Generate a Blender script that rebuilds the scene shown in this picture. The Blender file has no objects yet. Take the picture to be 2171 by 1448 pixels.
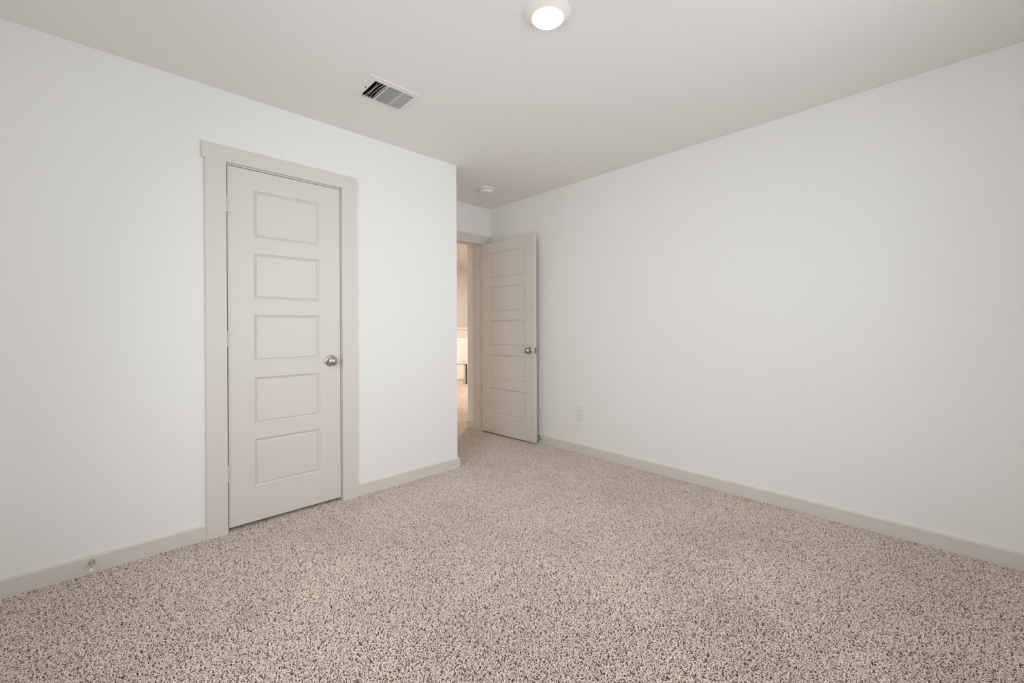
import bpy, bmesh, math, random
import numpy as np
from mathutils import Vector, Matrix

sc = bpy.context.scene
C = sc.collection
PI = math.pi

# ------------------------------------------------------------------ camera
W, H = 2171, 1448
F_PX = 888.379
cam_data = bpy.data.cameras.new('camera')
cam_data.sensor_fit = 'HORIZONTAL'
cam_data.sensor_width = 36.0
cam_data.lens = F_PX / W * 36.0
cam_data.shift_x = 0.232 / W
cam_data.shift_y = -26.357 / W
cam_data.clip_start = 0.02
cam = bpy.data.objects.new('camera', cam_data)
C.objects.link(cam)
yaw, pitch, roll = 0.76179, -0.00355, -0.00357
fw = Vector((math.sin(yaw) * math.cos(pitch), math.cos(yaw) * math.cos(pitch), math.sin(pitch)))
r0 = Vector((math.cos(yaw), -math.sin(yaw), 0))
u0 = r0.cross(fw)
rr = r0 * math.cos(roll) + u0 * math.sin(roll)
uu = -r0 * math.sin(roll) + u0 * math.cos(roll)
m = Matrix(((rr.x, uu.x, -fw.x, -3.04872), (rr.y, uu.y, -fw.y, -3.53238), (rr.z, uu.z, -fw.z, 1.1284), (0, 0, 0, 1)))
cam.matrix_world = m
sc.camera = cam

# ------------------------------------------------------------------ world, daylight, exposure
sc.view_settings.view_transform = 'Standard'
sc.view_settings.look = 'None'
sc.view_settings.gamma = 1.0
sc.view_settings.use_curve_mapping = False
sc.view_settings.exposure = 0.1
sc.cycles.max_bounces = 12
sc.cycles.diffuse_bounces = 9
sc.cycles.adaptive_threshold = 0.015
sc.cycles.transparent_max_bounces = 8

world = bpy.data.worlds.new('sky')
sc.world = world
world.use_nodes = True
wn = world.node_tree
wn.nodes['Background'].inputs['Color'].default_value = (0.90, 0.96, 1.0, 1)
wn.nodes['Background'].inputs['Strength'].default_value = 1.5


def area(name, loc, rot, sx, sy, power, color, spread=PI):
    l = bpy.data.lights.new(name, 'AREA')
    l.shape = 'RECTANGLE'
    l.size, l.size_y = sx, sy
    l.energy = power
    l.color = color
    l.spread = spread
    o = bpy.data.objects.new(name, l)
    C.objects.link(o)
    o.location = loc
    o.rotation_euler = rot
    return o


# daylight through the window behind the camera, plus fill from an added side window
DAY = (0.925, 0.97, 1.0)
area('daylight_window_wall', (-1.75, -3.99, 1.38), (PI / 2, 0, 0), 1.72, 1.42, 6.4, DAY, 1.7)
area('daylight_window_wall_soft', (-1.75, -4.00, 1.38), (PI / 2, 0, 0), 1.72, 1.42, 2.9, DAY)
area('daylight_window_wall_sky', (-1.10, -3.995, 1.38), (PI / 2, 0, 0), 0.5, 1.42, 3.0, DAY, 2.4)
area('fill_side_window', (-3.69, -2.35, 1.38), (PI / 2 - .35, 0, -PI / 2), 1.12, 1.42, 12.7, DAY, 2.4)

# ------------------------------------------------------------------ dimensions (metres, carpet top is z = 0)
HT = 2.44                       # ceiling
YC = -0.7657                    # plane of the closet wall
XE = -1.0253                    # its outer corner
X0, Y0 = -3.62, -3.93           # side wall and window wall
T = 0.12
FL = -0.014                     # subfloor top
HY = 4.07                       # far wall across the hall
HX = 4.6


# ------------------------------------------------------------------ materials
def mat(name, col, rough=0.6, metal=0.0, bump=0.0, scale=100.0, detail=2.0, spec=0.5, vary=0.0, dist=0.001):
    mt = bpy.data.materials.new(name)
    mt.use_nodes = True
    nt = mt.node_tree
    b = nt.nodes['Principled BSDF']
    b.inputs['Base Color'].default_value = (*col, 1)
    b.inputs['Roughness'].default_value = rough
    b.inputs['Metallic'].default_value = metal
    b.inputs['Specular IOR Level'].default_value = spec
    geo = nt.nodes.new('ShaderNodeNewGeometry')
    if bump:
        n = nt.nodes.new('ShaderNodeTexNoise')
        n.inputs['Scale'].default_value = scale
        n.inputs['Detail'].default_value = detail
        nt.links.new(geo.outputs['Position'], n.inputs['Vector'])
        bp = nt.nodes.new('ShaderNodeBump')
        bp.inputs['Strength'].default_value = bump
        bp.inputs['Distance'].default_value = dist
        nt.links.new(n.outputs['Fac'], bp.inputs['Height'])
        nt.links.new(bp.outputs['Normal'], b.inputs['Normal'])
    if vary:
        n2 = nt.nodes.new('ShaderNodeTexNoise')
        n2.inputs['Scale'].default_value = 3.0
        nt.links.new(geo.outputs['Position'], n2.inputs['Vector'])
        mx = nt.nodes.new('ShaderNodeMix')
        mx.data_type = 'RGBA'
        mx.inputs['A'].default_value = (*[c * (1 - vary) for c in col], 1)
        mx.inputs['B'].default_value = (*[min(1, c * (1 + vary)) for c in col], 1)
        nt.links.new(n2.outputs['Fac'], mx.inputs['Factor'])
        nt.links.new(mx.outputs['Result'], b.inputs['Base Color'])
    return mt


M = {}
M['wall'] = mat('wall_paint', (0.876, 0.870, 0.857), 0.75, bump=0.35, scale=160, detail=3, spec=0.3, dist=0.0012)
M['ceiling'] = mat('ceiling_paint', (0.865, 0.852, 0.832), 0.85, bump=0.5, scale=130, detail=3, spec=0.2, dist=0.002)
M['trim'] = mat('trim_paint', (0.72, 0.682, 0.636), 0.42, bump=0.08, scale=60, detail=2, spec=0.4, vary=0.01)
M['nickel'] = mat('satin_nickel', (0.56, 0.53, 0.49), 0.27, metal=1.0, bump=0.02, scale=300)
M['darkmetal'] = mat('aged_nickel', (0.30, 0.28, 0.25), 0.35, metal=1.0, bump=0.02, scale=300)
M['white'] = mat('white_plastic', (0.84, 0.83, 0.80), 0.4, bump=0.02, scale=200)
M['whitemetal'] = mat('white_enamel', (0.80, 0.79, 0.77), 0.38, bump=0.02, scale=200)
M['slot'] = mat('slot_dark', (0.06, 0.055, 0.05), 0.8, bump=0.05)
M['duct'] = mat('duct_dark', (0.012, 0.012, 0.012), 0.9, bump=0.05)
M['subfloor'] = mat('carpet_backing', (0.20, 0.155, 0.12), 0.95, bump=0.3, scale=300)
M['rubber'] = mat('white_rubber', (0.86, 0.86, 0.84), 0.5, bump=0.02)
M['dark'] = mat('dark_stain', (0.07, 0.06, 0.05), 0.5, bump=0.1, scale=60)
M['hallwall'] = mat('hall_paint', (0.87, 0.855, 0.835), 0.75, bump=0.35, scale=160, detail=3, spec=0.3, dist=0.0012)


def emis(name, col, s):
    mt = bpy.data.materials.new(name)
    mt.use_nodes = True
    b = mt.node_tree.nodes['Principled BSDF']
    b.inputs['Base Color'].default_value = (0.9, 0.85, 0.8, 1)
    b.inputs['Emission Color'].default_value = (*col, 1)
    b.inputs['Emission Strength'].default_value = s
    return mt


M['lens'] = emis('lit_lens', (1.0, 0.70, 0.48), 13.0)
M['lens_bloom'] = emis('lens_bloom_glow', (1.0, 0.52, 0.30), 0.40)  # peach emission painted around the lens in place of its bloom
M['lens_bloom'].node_tree.nodes['Principled BSDF'].inputs['Base Color'].default_value = (0.80, 0.50, 0.36, 1)

gl = bpy.data.materials.new('window_glass')
gl.use_nodes = True
nt = gl.node_tree
nt.nodes.clear()
o_ = nt.nodes.new('ShaderNodeOutputMaterial')
mx_ = nt.nodes.new('ShaderNodeMixShader')
mx_.inputs[0].default_value = 0.06
tr_ = nt.nodes.new('ShaderNodeBsdfTransparent')
gs_ = nt.nodes.new('ShaderNodeBsdfGlossy')
gs_.inputs['Roughness'].default_value = 0.02
nt.links.new(tr_.outputs[0], mx_.inputs[1])
nt.links.new(gs_.outputs[0], mx_.inputs[2])
nt.links.new(mx_.outputs[0], o_.inputs[0])
M['glass'] = gl

# carpet yarn: the heather of light, tan and dark gap-shade strands is stored per tuft
yarn = bpy.data.materials.new('frieze_yarn')
yarn.use_nodes = True
nt = yarn.node_tree
b = nt.nodes['Principled BSDF']
b.inputs['Roughness'].default_value = 0.9
b.inputs['Specular IOR Level'].default_value = 0.15
at = nt.nodes.new('ShaderNodeAttribute')
at.attribute_name = 'yarn'
ramp = nt.nodes.new('ShaderNodeValToRGB')
ce = ramp.color_ramp
ce.elements[0].position = 0.0
ce.elements[0].color = (0.14, 0.09, 0.062, 1)
ce.elements[1].position = 1.0
ce.elements[1].color = (0.98, 0.87, 0.785, 1)
e = ce.elements.new(0.45)
e.color = (0.83, 0.71, 0.625, 1)
nt.links.new(at.outputs['Fac'], ramp.inputs['Fac'])
geo = nt.nodes.new('ShaderNodeNewGeometry')
n2 = nt.nodes.new('ShaderNodeTexNoise')
n2.inputs['Scale'].default_value = 2.2
n2.inputs['Detail'].default_value = 3
nt.links.new(geo.outputs['Position'], n2.inputs['Vector'])
mr = nt.nodes.new('ShaderNodeMapRange')
mr.inputs['From Min'].default_value = 0.3
mr.inputs['From Max'].default_value = 0.7
mr.inputs['To Min'].default_value = 0.93
mr.inputs['To Max'].default_value = 1.05
nt.links.new(n2.outputs['Fac'], mr.inputs['Value'])
hs = nt.nodes.new('ShaderNodeHueSaturation')
nt.links.new(ramp.outputs['Color'], hs.inputs['Color'])
nt.links.new(mr.outputs['Result'], hs.inputs['Value'])
nt.links.new(hs.outputs['Color'], b.inputs['Base Color'])
M['yarn'] = yarn


# ------------------------------------------------------------------ mesh helpers
def add_box(bm, x0, x1, y0, y1, z0, z1):
    vs = [bm.verts.new(p) for p in ((x0, y0, z0), (x1, y0, z0), (x1, y1, z0), (x0, y1, z0),
                                    (x0, y0, z1), (x1, y0, z1), (x1, y1, z1), (x0, y1, z1))]
    for f in ((0, 3, 2, 1), (4, 5, 6, 7), (0, 1, 5, 4), (1, 2, 6, 5), (2, 3, 7, 6), (3, 0, 4, 7)):
        bm.faces.new([vs[i] for i in f])
    return vs


def add_lathe(bm, profile, mtx=Matrix(), seg=32):
    """profile of (radius, height) revolved about local Z"""
    rings = []
    for r, z in profile:
        if r < 1e-6:
            rings.append([bm.verts.new(mtx @ Vector((0, 0, z)))])
        else:
            rings.append([bm.verts.new(mtx @ Vector((r * math.cos(2 * PI * k / seg), r * math.sin(2 * PI * k / seg), z)))
                          for k in range(seg)])
    for a, c in zip(rings, rings[1:]):
        for k in range(seg):
            q = [a[k % len(a)], a[(k + 1) % len(a)], c[(k + 1) % len(c)], c[k % len(c)]]
            u = []
            for v in q:
                if v not in u:
                    u.append(v)
            if len(u) > 2:
                bm.faces.new(u)


def obj(name, bm, m_, parent=None, smooth=False, bevel=0.0, seg=2, origin=None):
    bmesh.ops.recalc_face_normals(bm, faces=bm.faces)
    me = bpy.data.meshes.new(name)
    bm.to_mesh(me)
    bm.free()
    me.materials.append(m_)
    o = bpy.data.objects.new(name, me)
    C.objects.link(o)
    if parent:
        o.parent = parent
    elif origin:
        me.transform(Matrix.Translation(-Vector(origin)))
        o.location = origin
    if bevel:
        md = o.modifiers.new('bevel', 'BEVEL')
        md.width = bevel
        md.segments = seg
        md.limit_method = 'ANGLE'
    if smooth:
        for p in me.polygons:
            p.use_smooth = True
        me.set_sharp_from_angle(angle=math.radians(38))
    return o


def box(name, dims, m_, parent=None, bevel=0.0):
    bm = bmesh.new()
    add_box(bm, *dims)
    return obj(name, bm, m_, parent, bevel=bevel)


def boxes(name, lst, m_, parent=None, bevel=0.0):
    bm = bmesh.new()
    for d in lst:
        add_box(bm, *d)
    return obj(name, bm, m_, parent, bevel=bevel)


def tag(o, label, cat, kind=None, group=None):
    o['label'] = label
    o['category'] = cat
    if kind:
        o['kind'] = kind
    if group:
        o['group'] = group
    return o


def empty(name, loc, rz=0.0):
    o = bpy.data.objects.new(name, None)
    C.objects.link(o)
    o.location = loc
    o.rotation_euler = (0, 0, rz)
    o.empty_display_size = 0.05
    return o


def S(o, label, cat):
    return tag(o, label, cat, 'structure')


# ------------------------------------------------------------------ room shell
# closet wall with the door opening; the rough opening is lined by the jamb
DX0, DX1, DZ = -2.5880, -1.9625, 2.0385      # inner faces of the closet jamb
J = 0.018
bm = bmesh.new()
for d in ((X0 - T, DX0 - J, YC, YC + T, FL - .1, HT), (DX1 + J, XE, YC, YC + T, FL - .1, HT), (DX0 - J, DX1 + J, YC, YC + T, DZ + J, HT),
          (XE - T, XE, YC + T, 0, FL - .1, HT)):
    add_box(bm, *d)
S(obj('wall_left', bm, M['wall']), 'white wall holding the closed closet door, ending at the outside corner', 'wall')
S(box('wall_right', (0, T, Y0 - T, 0.28, FL - .1, HT), M['wall']), 'long plain white wall on the right with the outlet', 'wall')

EX0, EX1, EZ = -0.905, -0.146, 2.030        # inner faces of the entry jamb
S(boxes('wall_far', [(X0 - T, EX0 - J, 0, T, FL - .1, HT), (EX1 + J, 0, 0, T, FL - .1, HT), (EX0 - J, EX1 + J, 0, T, EZ + J, HT)], M['wall']),
  'short white wall above the open entry door in the alcove', 'wall')
# window wall (behind the camera) and side wall, each with a window opening, the side one added for light
WX0, WX1, WZ0, WZ1 = -2.65, -0.85, 0.65, 2.12
S(boxes('wall_near', [(X0 - T, WX0, Y0 - T, Y0, FL - .1, HT), (WX1, 0, Y0 - T, Y0, FL - .1, HT),
                      (WX0, WX1, Y0 - T, Y0, FL - .1, WZ0), (WX0, WX1, Y0 - T, Y0, WZ1, HT)], M['wall']),
  'white window wall opposite the closet door', 'wall')
VY0, VY1 = -2.95, -1.75
S(boxes('wall_side', [(X0 - T, X0, Y0, VY0, FL - .1, HT), (X0 - T, X0, VY1, YC, FL - .1, HT),
                      (X0 - T, X0, VY0, VY1, FL - .1, WZ0), (X0 - T, X0, VY0, VY1, WZ1, HT),
                      (X0 - T, X0, YC + T, 0, FL - .1, HT)], M['wall']),
  'white side wall facing the long plain wall', 'wall')


def window(name, wall, a0, a1, label):
    root = empty(name, (0, 0, 0))
    fr, gb = bmesh.new(), bmesh.new()
    w = 0.045
    rects = [(a0, a1, WZ0, WZ0 + w), (a0, a1, WZ1 - w, WZ1), (a0, a0 + w, WZ0 + w, WZ1 - w), (a1 - w, a1, WZ0 + w, WZ1 - w),
             (a0 + w, a1 - w, (WZ0 + WZ1) / 2 - .02, (WZ0 + WZ1) / 2 + .02)]
    for p0, p1, z0, z1 in rects:
        if wall == 'y':
            add_box(fr, p0, p1, Y0 - .09, Y0 - .04, z0, z1)
        else:
            add_box(fr, X0 - .09, X0 - .04, p0, p1, z0, z1)
    if wall == 'y':
        add_box(gb, a0 + w, a1 - w, Y0 - .068, Y0 - .064, WZ0 + w, WZ1 - w)
    else:
        add_box(gb, X0 - .068, X0 - .064, a0 + w, a1 - w, WZ0 + w, WZ1 - w)
    obj('window_frame', fr, M['whitemetal'], root)
    obj('window_pane', gb, M['glass'], root)
    sb = bmesh.new()
    if wall == 'y':
        add_box(sb, a0 - .03, a1 + .03, Y0 - .04, Y0 + .03, WZ0 - .02, WZ0)
    else:
        add_box(sb, X0 - .04, X0 + .03, a0 - .03, a1 + .03, WZ0 - .02, WZ0)
    obj('window_sill', sb, M['trim'], root)
    S(root, label, 'window')


window('window_1', 'y', WX0, WX1, 'wide white framed window opposite the closet door')
window('window_fill', 'x', VY0, VY1, 'smaller unseen window added to even the light on the long plain wall')

# ceiling with the opening for the supply register
GX0, GX1, GY0, GY1 = -2.038, -1.806, -1.437, -1.247
a, b2 = (X0 - T, HX + T), (Y0 - T, HY + T)
S(boxes('ceiling', [(a[0], GX0, b2[0], b2[1], HT, HT + .1), (GX1, a[1], b2[0], b2[1], HT, HT + .1),
                    (GX0, GX1, b2[0], GY0, HT, HT + .1), (GX0, GX1, GY1, b2[1], HT, HT + .1)], M['ceiling']),
  'flat lightly textured off-white ceiling', 'ceiling')
S(box('floor', (a[0], a[1], b2[0], b2[1], FL - .1, FL), M['subfloor']), 'floor below the carpet pile', 'floor')

# hall beyond the entry door
S(boxes('wall_hall_right', [(-0.125, 0.0, T, 0.262, FL - .1, HT), (0.0, HX, 0.142, 0.262, FL - .1, HT)], M['hallwall']),
  'short stub of hall wall just beyond the entry door', 'wall')
S(boxes('wall_hall_far', [(-1.6, HX + T, HY, HY + T, FL - .1, HT)], M['hallwall']), 'pinkish lit wall at the far end of the hall', 'wall')
S(boxes('wall_hall_left', [(-1.6 - T, -1.6, T, HY, FL - .1, HT)], M['hallwall']), 'hall wall left of the entry door opening', 'wall')
S(boxes('wall_hall_side', [(HX, HX + T, 0.262, HY, FL - .1, HT)], M['hallwall']), 'hall side wall far to the right of the opening', 'wall')


# baseboards: extruded profile with an eased top edge
def baseboard(name, pts, label, th=0.014, h=0.0755, closed_ends=True):
    """pts: plan polyline along the wall face; the room lies to the right of travel"""
    prof = [(0, FL), (th, FL), (th, h - .006), (th - .004, h - .001), (th - .006, h), (0, h)]
    bm = bmesh.new()
    rows = []
    n = len(pts)
    for i, p in enumerate(pts):
        d = []
        if i > 0:
            d.append((Vector(pts[i]) - Vector(pts[i - 1])).normalized())
        if i < n - 1:
            d.append((Vector(pts[i + 1]) - Vector(pts[i])).normalized())
        ns = [Vector((q.y, -q.x)) for q in d]
        nn = ns[0] if len(ns) == 1 else (ns[0] + ns[1]) / (1 + ns[0].dot(ns[1]))
        rows.append([bm.verts.new((p[0] + nn.x * t, p[1] + nn.y * t, z)) for t, z in prof])
    for A, B in zip(rows, rows[1:]):
        for k in range(len(prof)):
            k2 = (k + 1) % len(prof)
            bm.faces.new([A[k], A[k2], B[k2], B[k]])
    bm.faces.new(rows[0])
    bm.faces.new(list(reversed(rows[-1])))
    return S(obj(name, bm, M['trim']), label, 'baseboard')


baseboard('baseboard_left', [(X0, YC), (-2.6865, YC)], 'beige baseboard left of the closet door holding a door stop')
baseboard('baseboard_left', [(-1.8625, YC), (XE, YC), (XE, 0), (-1.0, 0)], 'beige baseboard right of the closet door wrapping the outside corner')
baseboard('baseboard_right', [(-0.02, 0), (0, 0), (0, Y0), (WX0, Y0), (X0, Y0), (X0, YC)], 'long beige baseboard under the plain right wall')
baseboard('baseboard_hall', [(1.2, 0.262), (-0.125, 0.262), (-0.125, T + .018)], 'short beige baseboard seen through the entry doorway')

# ------------------------------------------------------------------ door casings (trim) with jambs and strike plates
cy0, cy1 = YC - 0.018, YC
t1 = empty('trim_1', (DX0, YC, 0))
S(t1, 'beige craftsman casing around the closed closet door', 'door casing')


def rel(o, root):
    o.matrix_parent_inverse = Matrix.Translation(-Vector(root.location))
    return o


def pbox(name, lst, m_, root, bevel=0.0):
    return rel(boxes(name, lst, m_, root, bevel), root)


pbox('side_casing', [(-2.6865, -2.5915, cy0, cy1, FL, 2.0465)], M['trim'], t1)
pbox('side_casing', [(-1.9580, -1.8625, cy0, cy1, FL, 2.0465)], M['trim'], t1)
pbox('head_casing', [(-2.7000, -1.8555, cy0, cy1, 2.0465, 2.1325)], M['trim'], t1)
pbox('jamb', [(DX0 - J, DX0, YC + .0005, YC + T, FL, DZ + J), (DX1, DX1 + J, YC + .0005, YC + T, FL, DZ + J), (DX0, DX1, YC + .0005, YC + T, DZ, DZ + J),
              (DX0, DX0 + .011, YC + .042, YC + .075, FL, DZ), (DX1 - .011, DX1, YC + .042, YC + .075, FL, DZ),
              (DX0 + .011, DX1 - .011, YC + .042, YC + .075, DZ - .011, DZ)], M['trim'], t1)
pbox('strike_plate', [(DX1 - .0015, DX1 + .001, YC - .0015, YC + .03, .883, .940), (DX1 - .001, DX1 + .006, YC - .0025, YC + .001, .893, .930)], M['nickel'], t1)

t2 = empty('trim_2', (EX1, 0, 0))
S(t2, 'beige casing around the entry doorway in the alcove', 'door casing')
pbox('side_casing', [(-0.1305, -0.036, -.018, 0, FL, 2.035)], M['trim'], t2)
pbox('side_casing', [(-1.008, -0.914, -.018, 0, FL, 2.035)], M['trim'], t2)
pbox('head_casing', [(-1.018, -0.0005, -.018, 0, 2.035, 2.1265)], M['trim'], t2)
pbox('jamb', [(EX0 - J, EX0, .0005, T + .001, FL, EZ + J), (EX1, EX1 + J, .0005, T + .001, FL, EZ + J), (EX0, EX1, .0005, T + .001, EZ, EZ + J),
              (EX0, EX0 + .011, .042, .075, FL, EZ), (EX1 - .011, EX1, .042, .075, FL, EZ), (EX0 + .011, EX1 - .011, .042, .075, EZ - .011, EZ)],
     M['trim'], t2)
pbox('hall_casing', [(-.141, -.1255, T, T + .018, FL, 2.045), (-1.008, -0.914, T, T + .018, FL, 2.045), (-1.018, -.06, T, T + .02, 2.045, 2.13)], M['trim'], t2, .001)


# ------------------------------------------------------------------ five-panel doors
def door_leaf(w, z0, z1, px0, px1, rows, th=0.035):
    """slab, local x from hinge, front face at y=0 facing -y; moulded panels on both faces"""
    prof = [(0.0, 0.0), (0.0012, 0.0045), (0.010, 0.0095), (0.0125, 0.0115), (0.0140, 0.0115), (0.0155, 0.0060), (0.021, 0.0042)]
    bm = bmesh.new()
    xs = [0, px0, px1, w]
    zs = [z0]
    for a_, b_ in rows:
        zs += [a_, b_]
    zs.append(z1)
    for side in (0, 1):
        def P(x, z, d):
            return bm.verts.new((x, d if side == 0 else th - d, z))
        grid = {}
        for i, x in enumerate(xs):
            for j, z in enumerate(zs):
                grid[i, j] = P(x, z, 0)
        for i in range(3):
            for j in range(len(zs) - 1):
                if i == 1 and j % 2 == 1:
                    ring = [grid[i, j], grid[i + 1, j], grid[i + 1, j + 1], grid[i, j + 1]]
                    for q, d in prof[1:]:
                        nr = [P(xs[1] + q, zs[j] + q, d), P(xs[2] - q, zs[j] + q, d), P(xs[2] - q, zs[j + 1] - q, d), P(xs[1] + q, zs[j + 1] - q, d)]
                        for k in range(4):
                            bm.faces.new([ring[k], ring[(k + 1) % 4], nr[(k + 1) % 4], nr[k]])
                        ring = nr
                    bm.faces.new(ring)
                else:
                    bm.faces.new([grid[i, j], grid[i + 1, j], grid[i + 1, j + 1], grid[i, j + 1]])
        if side == 0:
            g0 = grid
        else:
            n = len(zs) - 1
            loop = [(i, 0) for i in range(4)] + [(3, j) for j in range(1, n + 1)] + [(i, n) for i in (2, 1, 0)] + [(0, j) for j in range(n - 1, 0, -1)]
            for a_, b_ in zip(loop, loop[1:] + loop[:1]):
                bm.faces.new([g0[a_], g0[b_], grid[b_], grid[a_]])
    return bm


ROWS = [(0.216, 0.4915), (0.5755, 0.8460), (0.9365, 1.2070), (1.2965, 1.5610), (1.6510, 1.9200)]


def knob_bm(x, z, y, sgn):
    """rosette plus knob pointing along sgn*y"""
    ro, kn = bmesh.new(), bmesh.new()
    rot = Matrix.Rotation(PI / 2 if sgn < 0 else -PI / 2, 4, 'X')
    mt_ = Matrix.Translation((x, y, z)) @ rot @ Matrix.Diagonal((1.08, 1.08, 1.0, 1.0))
    add_lathe(ro, [(0, 0), (.0330, 0), (.0330, .003), (.0310, .006), (.024, .0085), (.014, .010), (0, .010)], mt_, 40)
    add_lathe(kn, [(.0105, .006), (.0095, .018), (.0105, .024), (.0170, .027), (.0245, .032), (.0275, .038), (.0280, .043),
                   (.0262, .049), (.0215, .0545), (.0130, .0595), (.0055, .0625), (0, .0635)], mt_, 40)
    return ro, kn


def make_door(name, loc, rz, w, z0, z1, px0, px1, rows, kx, kz, label, hinges, both):
    root = empty(name, loc, rz)
    S(root, label, 'door')
    lf = obj('door_leaf', door_leaf(w, z0, z1, px0, px1, rows), M['trim'], root)
    for y, sg in ((0, -1), (0.035, 1)):
        if sg == 1 and not both:
            continue
        ro, kn = knob_bm(kx, kz, y, sg)
        k_ = obj('door_knob', kn, M['nickel'], root, smooth=True)
        k_['label'] = 'satin nickel knob'
        obj('rosette', ro, M['nickel'], k_, smooth=True)
    for hz in hinges:
        bm = bmesh.new()
        mt_ = Matrix.Translation((-0.001, -0.0055, hz - .046))
        for q in range(5):
            add_lathe(bm, [(0, q * .0186), (.0062, q * .0186 + .0006), (.0062, q * .0186 + .0178), (0, q * .0186 + .0184)], mt_, 16)
        add_box(bm, 0.0005, 0.012, -.0016, .0, hz - .045, hz + .045)
        obj('hinge', bm, M['trim'], root, smooth=True)
    pl_ = bmesh.new()
    add_box(pl_, w - .0005, w + .0015, .005, .030, kz - .0285, kz + .0285)
    lp = obj('latch_plate', pl_, M['darkmetal'], root)
    lp['label'] = 'metal latch plate with bolt on the door edge'
    bb = bmesh.new()
    vs = add_box(bb, w, w + .010, .011, .024, kz - .011, kz + .011)
    obj('latch_bolt', bb, M['nickel'], lp)
    return root


make_door('door_1', (-2.5845, YC, 0), 0, 0.6180, 0.020, 2.0345, .1265, .4895, ROWS, .5560, .9185,
          'closed beige five-panel closet door with satin nickel knob', (1.819, 1.070, .323), False)
# entry door swung fully open: hinged on the right jamb, almost against the right wall
A_OPEN = math.radians(3.0)
make_door('door_2', (EX1 - .001, -0.012, 0), -PI / 2 + A_OPEN, 0.748, 0.016, 2.0270, .110, .628,
          [(a_, b_) for a_, b_ in ROWS], .690, .905, 'open beige five-panel entry door folded back toward the right wall', (1.819, 1.070, .323), True)

# ------------------------------------------------------------------ ceiling light
cx, cy = -1.7285, -2.3715
root = tag(empty('ceiling_light', (cx, cy, HT)), 'round lit disk light on the ceiling near the top of the picture', 'ceiling light')
bm = bmesh.new()
add_lathe(bm, [(.0960, 0), (.0960, -.003), (.0930, -.006), (.0850, -.0105), (.0760, -.0170), (.0700, -.0215), (.0680, -.0225), (.0655, -.0215), (.0650, -.0190), (.02, -.0170), (0, -.0170)],
          seg=64)
obj('light_trim', bm, M['white'], root, smooth=True)
bm = bmesh.new()
add_lathe(bm, [(.0660, -.0190), (.0655, -.0235), (.0640, -.0255), (.050, -.0275), (.025, -.0288), (0, -.0292)], seg=64)
bloom_bm = bmesh.new()
add_lathe(bloom_bm, [(.0660, -.0190), (.0700, -.0212), (.0700, -.0226), (.0680, -.0242), (.0655, -.0245), (.0655, -.019)], seg=64)
o = obj('lens_bloom', bloom_bm, M['lens_bloom'], root, smooth=True)
o['label'] = 'peach glowing ring at the lens edge standing in for bloom'
o = obj('light_lens', bm, M['lens'], root, smooth=True)
o['label'] = 'glowing warm white lens'

# ------------------------------------------------------------------ supply register
vx0, vx1, vy0, vy1 = -2.0795, -1.7765, -1.4695, -1.2215
root = tag(empty('ceiling_vent', ((vx0 + vx1) / 2, (vy0 + vy1) / 2, HT)), 'white metal ceiling register with bent end louvers', 'vent')
fr = bmesh.new()
ringo = [(vx0, vy0), (vx1, vy0), (vx1, vy1), (vx0, vy1)]
ringi = [(GX0, GY0), (GX1, GY0), (GX1, GY1), (GX0, GY1)]


def ring_pts(outer, inset):
    (x0_, y0_), _, (x1_, y1_), _ = outer
    return [(x0_ + inset, y0_ + inset), (x1_ - inset, y0_ + inset), (x1_ - inset, y1_ - inset), (x0_ + inset, y1_ - inset)]


levels = [(ringo, HT), (ringo, HT - .0025), (ring_pts(ringo, .004), HT - .006), (ring_pts(ringi, -.004), HT - .0075), (ringi, HT - .0085),
          (ring_pts(ringi, .0015), HT - .0080), (ring_pts(ringi, .0015), HT + .004)]
prev = None
for pts, z in levels:
    cur = [fr.verts.new((p[0], p[1], z)) for p in pts]
    if prev:
        for k in range(4):
            fr.faces.new([prev[k], prev[(k + 1) % 4], cur[(k + 1) % 4], cur[k]])
    prev = cur
rel(obj('vent_plate', fr, M['whitemetal'], root), root)
gx0, gx1, gy0, gy1 = GX0 + .0015, GX1 - .0015, GY0 + .0015, GY1 - .0015
d1, d2 = gx0 + (gx1 - gx0) * .335, gx0 + (gx1 - gx0) * .715
bm = bmesh.new()
add_box(bm, d1 - .0015, d1 + .0015, gy0, gy1, HT - .008, HT + .012)
add_box(bm, d2 - .0015, d2 + .0015, gy0, gy1, HT - .008, HT + .012)
rel(obj('vent_divider', bm, M['whitemetal'], root), root)


def blade(bm, path, tilt, depth=.013, th=.0009, z0=HT - .0075):
    """thin bent strip following a plan path; its upper edge leans by tilt across the path"""
    rows_ = []
    for i, (x, y) in enumerate(path):
        a_ = path[max(i - 1, 0)]
        c_ = path[min(i + 1, len(path) - 1)]
        d = Vector((c_[0] - a_[0], c_[1] - a_[1])).normalized()
        n_ = Vector((d.y, -d.x))
        row = []
        for off, zz in ((-th, 0), (th, 0), (th + tilt, depth), (-th + tilt, depth)):
            row.append(bm.verts.new((x + n_.x * off, y + n_.y * off, z0 + zz)))
        rows_.append(row)
    for A, B in zip(rows_, rows_[1:]):
        for k in range(4):
            bm.faces.new([A[k], A[(k + 1) % 4], B[(k + 1) % 4], B[k]])
    bm.faces.new(rows_[0])
    bm.faces.new(list(reversed(rows_[-1])))


def louver(path, tilt, **kw):
    bm = bmesh.new()
    blade(bm, path, tilt, **kw)
    rel(obj('louver', bm, M['whitemetal'], root), root)


# bent louvers at the damaged end
nL = 4
for k in range(nL):
    f = (k + 1.0) / (nL + .6)
    x = gx0 + (d1 - gx0) * f
    bow = (.0065, -.0060, -.0070, -.0070)[k]
    path = [(x + bow * math.sin(PI * t) * (1 if k else .9), gy0 + (gy1 - gy0) * t) for t in np.linspace(0, 1, 13)]
    louver(path, .0060, th=.0011, depth=.009)
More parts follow.
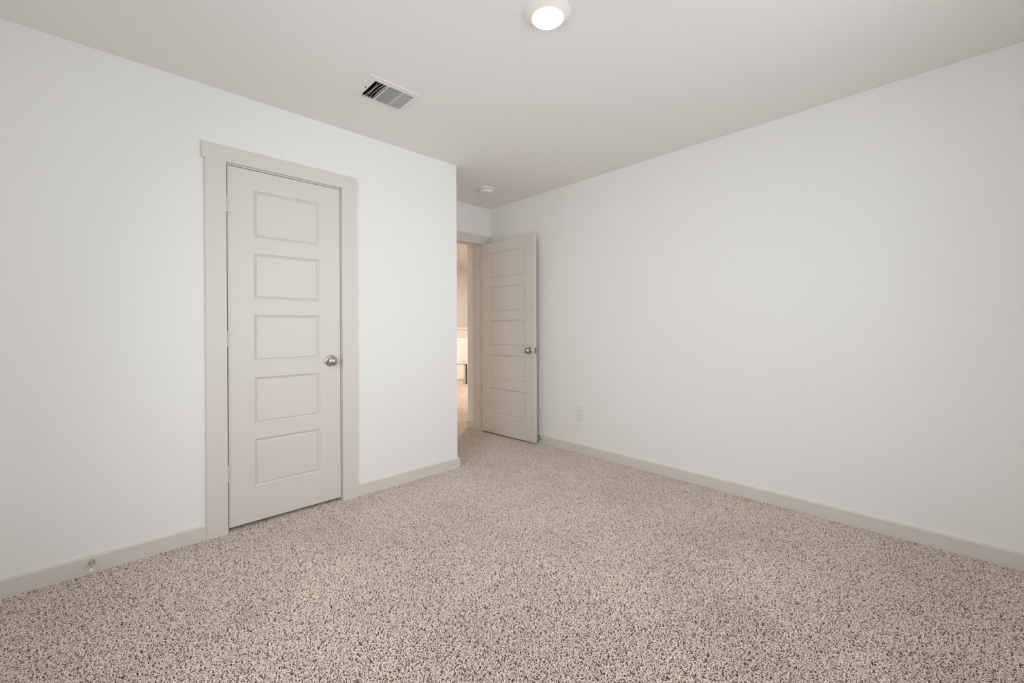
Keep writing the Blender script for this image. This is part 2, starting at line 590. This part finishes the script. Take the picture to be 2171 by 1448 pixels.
# fine straight louvers in the middle
nM = 13
for k in range(nM):
    y = gy0 + (gy1 - gy0) * (k + .75) / (nM + .5)
    louver([(d1 + .0015, y), (d2 - .0015, y)], -.0052, depth=.009)
nR = 4
for k in range(nR):
    x = d2 + (gx1 - d2) * (k + .85) / (nR + .6)
    louver([(x, gy0), (x, gy1)], -.0016, depth=.011)
bm = bmesh.new()
add_box(bm, GX0 - .002, GX1 + .002, GY0 - .002, GY1 + .002, HT + .102, HT + .104)
for dd in ((GX0 - .003, GX0, GY0 - .003, GY1 + .003), (GX1, GX1 + .003, GY0 - .003, GY1 + .003), (GX0, GX1, GY0 - .003, GY0), (GX0, GX1, GY1, GY1 + .003)):
    add_box(bm, *dd, HT + .0, HT + .104)
# inner lining of the shaft
for dd in ((GX0, GX0 + .001, GY0, GY1), (GX1 - .001, GX1, GY0, GY1), (GX0, GX1, GY0, GY0 + .001), (GX0, GX1, GY1 - .001, GY1)):
    add_box(bm, *dd, HT + .005, HT + .102)
# damper leaves sit close behind the middle and right louvers
rel(obj('duct', bm, M['duct'], root), root)['label'] = 'black duct opening'
bm = bmesh.new()
add_box(bm, d1, gx1, gy0, gy1, HT + .022, HT + .024)
rel(obj('damper', bm, M['darkmetal'], root), root)
for sx_ in (vx0 + .012, vx1 - .012):
    bm = bmesh.new()
    add_lathe(bm, [(0, -.0095), (.0022, -.0092), (.0036, -.0075), (.0036, -.005)], Matrix.Translation((sx_, (vy0 + vy1) / 2 + (.006 if sx_ < -1.9 else -.004), HT)), 16)
    rel(obj('screw', bm, M['whitemetal'], root, smooth=True), root)
bm = bmesh.new()
add_box(bm, GX0 - .0135, GX0 - .0105, -1.352, -1.340, HT - .0105, HT - .006)
rel(obj('damper_lever', bm, M['slot'], root), root)

# ------------------------------------------------------------------ smoke detector
sx, sy = -0.492, -0.505
root = tag(empty('smoke_detector', (sx, sy, HT)), 'small round white smoke detector on the alcove ceiling', 'smoke detector')
bm = bmesh.new()
add_lathe(bm, [(.073, 0), (.073, -.006), (.070, -.009), (.066, -.013), (.064, -.014), (0, -.014)], seg=48)
obj('mounting_base', bm, M['white'], root, smooth=True)
bm = bmesh.new()
add_lathe(bm, [(.058, -.013), (.058, -.020)], seg=48)
obj('vent_gap', bm, M['slot'], root, smooth=True)
bm = bmesh.new()
add_lathe(bm, [(.0, -.0185), (.061, -.0185), (.0630, -.0195), (.0630, -.0215), (.058, -.030), (.051, -.0395), (.047, -.0415), (.030, -.0425), (0, -.0425)], seg=48)
obj('cover', bm, M['white'], root, smooth=True)
for k in range(14):
    ang = 2 * PI * k / 14
    if 0.5 < ang < 0.9:
        continue
    bm = bmesh.new()
    vs = add_box(bm, -.0025, .0025, -.002, .002, -.0190, -.0135)
    bmesh.ops.transform(bm, matrix=Matrix.Rotation(ang, 4, 'Z') @ Matrix.Translation((.0595, 0, 0)), verts=bm.verts)
    obj('spacer', bm, M['white'], root)
bm = bmesh.new()
add_lathe(bm, [(.0, -.041), (.013, -.041), (.013, -.0445), (.011, -.046), (0, -.046)], Matrix.Translation((-.012, -.018, 0)), seg=24)
obj('test_button', bm, M['whitemetal'], root, smooth=True)
bm = bmesh.new()
for k in range(7):
    a0 = math.radians(196 + k * 11)
    q = [(math.cos(a0) * r_, math.sin(a0) * r_) for r_ in (.049, .0555)]
    t_ = Vector((-math.sin(a0), math.cos(a0))) * .0035
    z_in, z_out = -.0412, -.0330
    vs = [bm.verts.new((q[0][0] - t_.x, q[0][1] - t_.y, z_in)), bm.verts.new((q[0][0] + t_.x, q[0][1] + t_.y, z_in)),
          bm.verts.new((q[1][0] + t_.x, q[1][1] + t_.y, z_out)), bm.verts.new((q[1][0] - t_.x, q[1][1] - t_.y, z_out))]
    bm.faces.new(vs)
obj('sensor_slots', bm, M['slot'], root)

# ------------------------------------------------------------------ wall outlet
oy, oz = -1.2250, 0.3605
root = tag(empty('wall_outlet', (0, oy, oz)), 'white duplex power outlet low on the right wall', 'outlet')
hw, hh = .0445, .0655
bm = bmesh.new()
lv = [(0, 0), (0, .0035), (.004, .0065)]
prev = None
for ins, x in lv:
    cur = [bm.verts.new((-x, -hw + ins, -hh + ins)), bm.verts.new((-x, hw - ins, -hh + ins)), bm.verts.new((-x, hw - ins, hh - ins)), bm.verts.new((-x, -hw + ins, hh - ins))]
    if prev:
        for k in range(4):
            bm.faces.new([prev[k], prev[(k + 1) % 4], cur[(k + 1) % 4], cur[k]])
    prev = cur
bm.faces.new(prev)
obj('cover_plate', bm, M['white'], root)
for zc in (.0205, -.0205):
    bm = bmesh.new()
    for x_, s_ in ((-.0066, 1.0), (-.0086, .96)):
        pass
    prof = []
    for k in range(28):
        t_ = 2 * PI * k / 28
        prof.append((.0172 * math.cos(t_), max(-.0135, min(.0135, .0172 * math.sin(t_)))))
    A = [bm.verts.new((-.006, y, z + zc)) for y, z in prof]
    B = [bm.verts.new((-.0086, y * .97, z * .97 + zc)) for y, z in prof]
    for k in range(28):
        bm.faces.new([A[k], A[(k + 1) % 28], B[(k + 1) % 28], B[k]])
    bm.faces.new(B)
    rc = obj('receptacle', bm, M['white'], root)
    bm = bmesh.new()
    add_box(bm, -.0090, -.008, -.0075, -.0052, zc - .001, zc + .0075)
    add_box(bm, -.0090, -.008, .0052, .0075, zc - .000, zc + .0065)
    add_lathe(bm, [(0, .008), (.0028, .008), (.0028, .0091), (0, .0091)], Matrix.Translation((0, 0, zc - .0075)) @ Matrix.Rotation(-PI / 2, 4, 'Y'), 14)
    obj('slots', bm, M['slot'], rc)
bm = bmesh.new()
add_lathe(bm, [(.0028, .006), (.0028, .0072), (.0018, .0078), (0, .0078)], Matrix.Rotation(-PI / 2, 4, 'Y'), 14)
obj('screw', bm, M['white'], root, smooth=True)


# ------------------------------------------------------------------ rigid door stops on the baseboards
def stop_parts(root):
    bm = bmesh.new()
    add_lathe(bm, [(0, 0), (.0225, 0), (.0225, .002), (.0205, .005), (.0150, .011), (.0085, .019), (.0058, .027), (.0052, .045), (.0052, .064), (.0075, .066), (0, .066)], seg=28)
    obj('stem', bm, M['nickel'], root, smooth=True)
    bm = bmesh.new()
    add_lathe(bm, [(0, .064), (.0078, .064), (.0098, .067), (.0098, .073), (.0080, .076), (.0035, .0765), (.0030, .0750), (0, .0750)], seg=24)
    o = obj('bumper_tip', bm, M['rubber'], root, smooth=True)
    o['label'] = 'white rubber tip'


root = tag(empty('door_stop', (-3.1225, YC - .0140, .0475)), 'metal door stop on the baseboard left of the closet door', 'door stop')
root.rotation_euler = (PI / 2, 0, 0)
stop_parts(root)
root.scale = (.56, .56, 1.3)
root2 = tag(empty('door_stop', (-0.0140, -0.749, .0490)), 'metal door stop behind the open entry door', 'door stop')
root2.rotation_euler = (0, -PI / 2, 0)
stop_parts(root2)
root2.scale = (.80, .80, .62)

# ------------------------------------------------------------------ things seen through the doorway
hw_ = boxes('wall_half', [(0.9, 3.6, 3.40, 3.52, FL - .1, 1.09)], M['hallwall'])
S(hw_, 'low half wall far across the hall', 'wall')
S(boxes('trim_half_wall', [(0.88, 3.62, 3.375, 3.545, 1.09, 1.135), (0.9, 3.6, 3.39, 3.40, .93, 1.09)], M['trim'], bevel=.003),
  'tan cap and apron board along the top of the half wall', 'trim')
root = tag(empty('storage_bench', (1.95, 3.2, 0)), 'low white storage bench far across the hall, seen through the doorway', 'bench')
rel(boxes('bench_top', [(1.2, 2.045, 3.18, 3.385, .415, .435)], M['white'], root, .002), root)
rel(boxes('bench_body', [(1.2, 2.040, 3.20, 3.385, .10, .415)], M['white'], root), root)
rel(boxes('bench_base', [(1.22, 2.04, 3.215, 3.385, FL, .10)], M['trim'], root), root)
root = tag(empty('newel_post', (2.12, 3.2, 0)), 'small dark post with a white cap beside the bench far across the hall', 'post')
rel(boxes('post_shaft', [(2.075, 2.125, 3.20, 3.26, FL, .40)], M['dark'], root), root)
rel(boxes('post_side', [(2.060, 2.074, 3.195, 3.265, FL, .40)], M['white'], root), root)
rel(boxes('post_cap', [(2.052, 2.150, 3.185, 3.28, .40, .455)], M['trim'], root, .003), root)

# unseen warm lamp in the hall ceiling, added to fill hall and alcove
hl = tag(empty('hall_fill_light', (1.6, 1.6, HT)), 'unseen warm disk light added on the hall ceiling to fill hall and alcove', 'ceiling light')
bm = bmesh.new()
add_lathe(bm, [(.096, 0), (.096, -.003), (.085, -.0105), (.068, -.0225), (.065, -.019), (0, -.017)], seg=32)
obj('light_trim', bm, M['white'], hl, smooth=True)
bm = bmesh.new()
add_lathe(bm, [(.0655, -.0190), (.064, -.0225), (.025, -.0258), (0, -.0262)], seg=32)
obj('light_lens', bm, M['lens'], hl, smooth=True)
pl = bpy.data.lights.new('hall_fill_lamp', 'AREA')
pl.shape = 'DISK'
pl.size = .13
pl.energy = 70
pl.color = (1.0, 0.88, 0.77)
po = bpy.data.objects.new('hall_fill_lamp', pl)
C.objects.link(po)
po.location = (1.6, 1.6, HT - .03)


# ------------------------------------------------------------------ carpet pile: real curled yarn tufts, laid in patches
def tuft_patch(seed, size=0.32, pitch=0.0050):
    rng = np.random.default_rng(seed)
    n = int(size / pitch)
    gx, gy = np.meshgrid(np.arange(n), np.arange(n))
    N = n * n
    bx = (gx.ravel() + .5) * pitch - size / 2 + rng.uniform(-.45, .45, N) * pitch
    by = (gy.ravel() + .5) * pitch - size / 2 + rng.uniform(-.45, .45, N) * pitch
    ang = rng.uniform(0, 2 * PI, N)
    # neighbouring tufts lean together a little
    ang = ang * .85 + .8 * np.sin(bx * 40 + seed) + .8 * np.cos(by * 39 + seed * 2)
    curl = rng.normal(0, .75, N)
    K, R = 6, 4
    seglen = rng.uniform(.0016, .0030, N)
    lean0 = rng.uniform(.1, .7, N)
    rad = rng.uniform(.0012, .00175, N)
    dark = rng.random(N) < .17          # brown flecks, thinner and shorter, also painting the shade between light strands
    rad = np.where(dark, rad * .72, rad)
    seglen = np.where(dark, seglen * .88, seglen)
    P = np.zeros((N, K, 3))
    P[:, 0] = np.stack([bx, by, np.full(N, FL)], 1)
    phi = ang.copy()
    lean = lean0
    top = rng.uniform(1.35, 1.8, N)
    D = np.zeros((N, K, 3))
    for k in range(1, K):
        t = (k - 1) / (K - 2)
        le = lean + (top - lean) * t ** 1.1
        d = np.stack([np.sin(le) * np.cos(phi), np.sin(le) * np.sin(phi), np.cos(le)], 1)
        step = np.full(N, .0062) if k == 1 else seglen * 1.15
        P[:, k] = P[:, k - 1] + d * step[:, None]
        D[:, k] = d
        phi = phi + curl * .55
    D[:, 0] = D[:, 1]
    P[:, :, 2] += 0
    side = np.cross(D, np.array([0, 0, 1.0]))
    ln = np.linalg.norm(side, axis=2, keepdims=True)
    side = np.where(ln > 1e-3, side / np.maximum(ln, 1e-6), np.array([1.0, 0, 0]))
    up = np.cross(side, D)
    fac = np.array([.75, .9, 1.0, 1.0, .92, .45])
    verts = np.zeros((N, K, R, 3))
    for r in range(R):
        a_ = 2 * PI * r / R + .6
        verts[:, :, r] = P + (side * math.cos(a_) + up * math.sin(a_)) * (rad[:, None, None] * fac[None, :, None])
    verts = verts.reshape(-1, 3)
    verts[:, :2] *= .85             # finer yarn
    verts[:, 2] = (verts[:, 2] - FL) * .9 + FL + .0012
    base = (np.arange(N) * K * R)[:, None]
    quads = []
    for k in range(K - 1):
        for r in range(R):
            r2 = (r + 1) % R
            quads.append([k * R + r, k * R + r2, (k + 1) * R + r2, (k + 1) * R + r])
    quads.append([(K - 1) * R + r for r in range(R)])
    quads = np.array(quads)
    faces = (base[:, :, None] + quads[None]).reshape(-1, 4)
    me = bpy.data.meshes.new('tuft_patch')
    me.vertices.add(len(verts))
    me.vertices.foreach_set('co', verts.ravel())
    me.loops.add(faces.size)
    me.loops.foreach_set('vertex_index', faces.ravel())
    me.polygons.add(len(faces))
    me.polygons.foreach_set('loop_start', np.arange(0, faces.size, 4))
    me.polygons.foreach_set('loop_total', np.full(len(faces), 4))
    me.polygons.foreach_set('use_smooth', np.ones(len(faces), dtype=bool))
    me.update(calc_edges=True)
    col = np.where(dark, rng.uniform(0, .12, N), rng.uniform(.5, 1.0, N))
    at_ = me.attributes.new('yarn', 'FLOAT', 'POINT')
    at_.data.foreach_set('value', np.repeat(col, K * R).astype(np.float32))
    me.materials.append(M['yarn'])
    return bpy.data.objects.new('tuft_patch', me)


SIZE = 0.272
patches = [tuft_patch(s_) for s_ in (3, 11, 27, 41)]
pm = bpy.data.meshes.new('carpet')
pts, rots, idx = [], [], []
random.seed(5)
regions = [(X0 - .05, 0.05, Y0 - .05, 0.05), (-1.2, 3.6, 0.05, 3.75)]
for (ax, bx, ay, by) in regions:
    nx = int(math.ceil((bx - ax) / SIZE))
    ny = int(math.ceil((by - ay) / SIZE))
    for i in range(nx):
        for j in range(ny):
            pts.append((ax + (i + .5) * SIZE, ay + (j + .5) * SIZE - (0 if ay < 0 else 0), 0))
            rots.append(random.randrange(4) * PI / 2)
            idx.append(random.randrange(4))
# drop patches lying wholly inside the closet or outside any room
keep = [k for k, p in enumerate(pts) if not (p[1] > YC + T + .2 and p[1] < 0.1 and p[0] < XE - T - .2)]
pts = [pts[k] for k in keep]
rots = [rots[k] for k in keep]
idx = [idx[k] for k in keep]
pm.from_pydata(pts, [], [])
pm.attributes.new('rz', 'FLOAT', 'POINT').data.foreach_set('value', rots)
pm.attributes.new('pick', 'INT', 'POINT').data.foreach_set('value', idx)
carpet = bpy.data.objects.new('carpet', pm)
C.objects.link(carpet)
pm.materials.append(M['yarn'])
tag(carpet, 'flecked beige frieze carpet covering the bedroom and hall floor', 'carpet', 'stuff')
ng = bpy.data.node_groups.new('carpet_pile', 'GeometryNodeTree')
ng.interface.new_socket('Geometry', in_out='INPUT', socket_type='NodeSocketGeometry')
ng.interface.new_socket('Geometry', in_out='OUTPUT', socket_type='NodeSocketGeometry')
gi = ng.nodes.new('NodeGroupInput')
go = ng.nodes.new('NodeGroupOutput')
jn = ng.nodes.new('GeometryNodeJoinGeometry')
for k, po_ in enumerate(patches):
    oi = ng.nodes.new('GeometryNodeObjectInfo')
    oi.inputs['Object'].default_value = po_
    oi.inputs['As Instance'].default_value = True
    ip = ng.nodes.new('GeometryNodeInstanceOnPoints')
    na = ng.nodes.new('GeometryNodeInputNamedAttribute')
    na.data_type = 'FLOAT'
    na.inputs['Name'].default_value = 'rz'
    cb = ng.nodes.new('ShaderNodeCombineXYZ')
    ng.links.new(na.outputs['Attribute'], cb.inputs['Z'])
    nb = ng.nodes.new('GeometryNodeInputNamedAttribute')
    nb.data_type = 'INT'
    nb.inputs['Name'].default_value = 'pick'
    cp = ng.nodes.new('FunctionNodeCompare')
    cp.data_type = 'INT'
    cp.operation = 'EQUAL'
    ia = [s for s in cp.inputs if s.type == 'INT']
    ng.links.new(nb.outputs['Attribute'], ia[0])
    ia[1].default_value = k
    ng.links.new(gi.outputs['Geometry'], ip.inputs['Points'])
    ng.links.new(cp.outputs['Result'], ip.inputs['Selection'])
    ng.links.new(oi.outputs['Geometry'], ip.inputs['Instance'])
    ng.links.new(cb.outputs['Vector'], ip.inputs['Rotation'])
    ng.links.new(ip.outputs['Instances'], jn.inputs['Geometry'])
ng.links.new(jn.outputs['Geometry'], go.inputs['Geometry'])
md = carpet.modifiers.new('pile', 'NODES')
md.node_group = ng
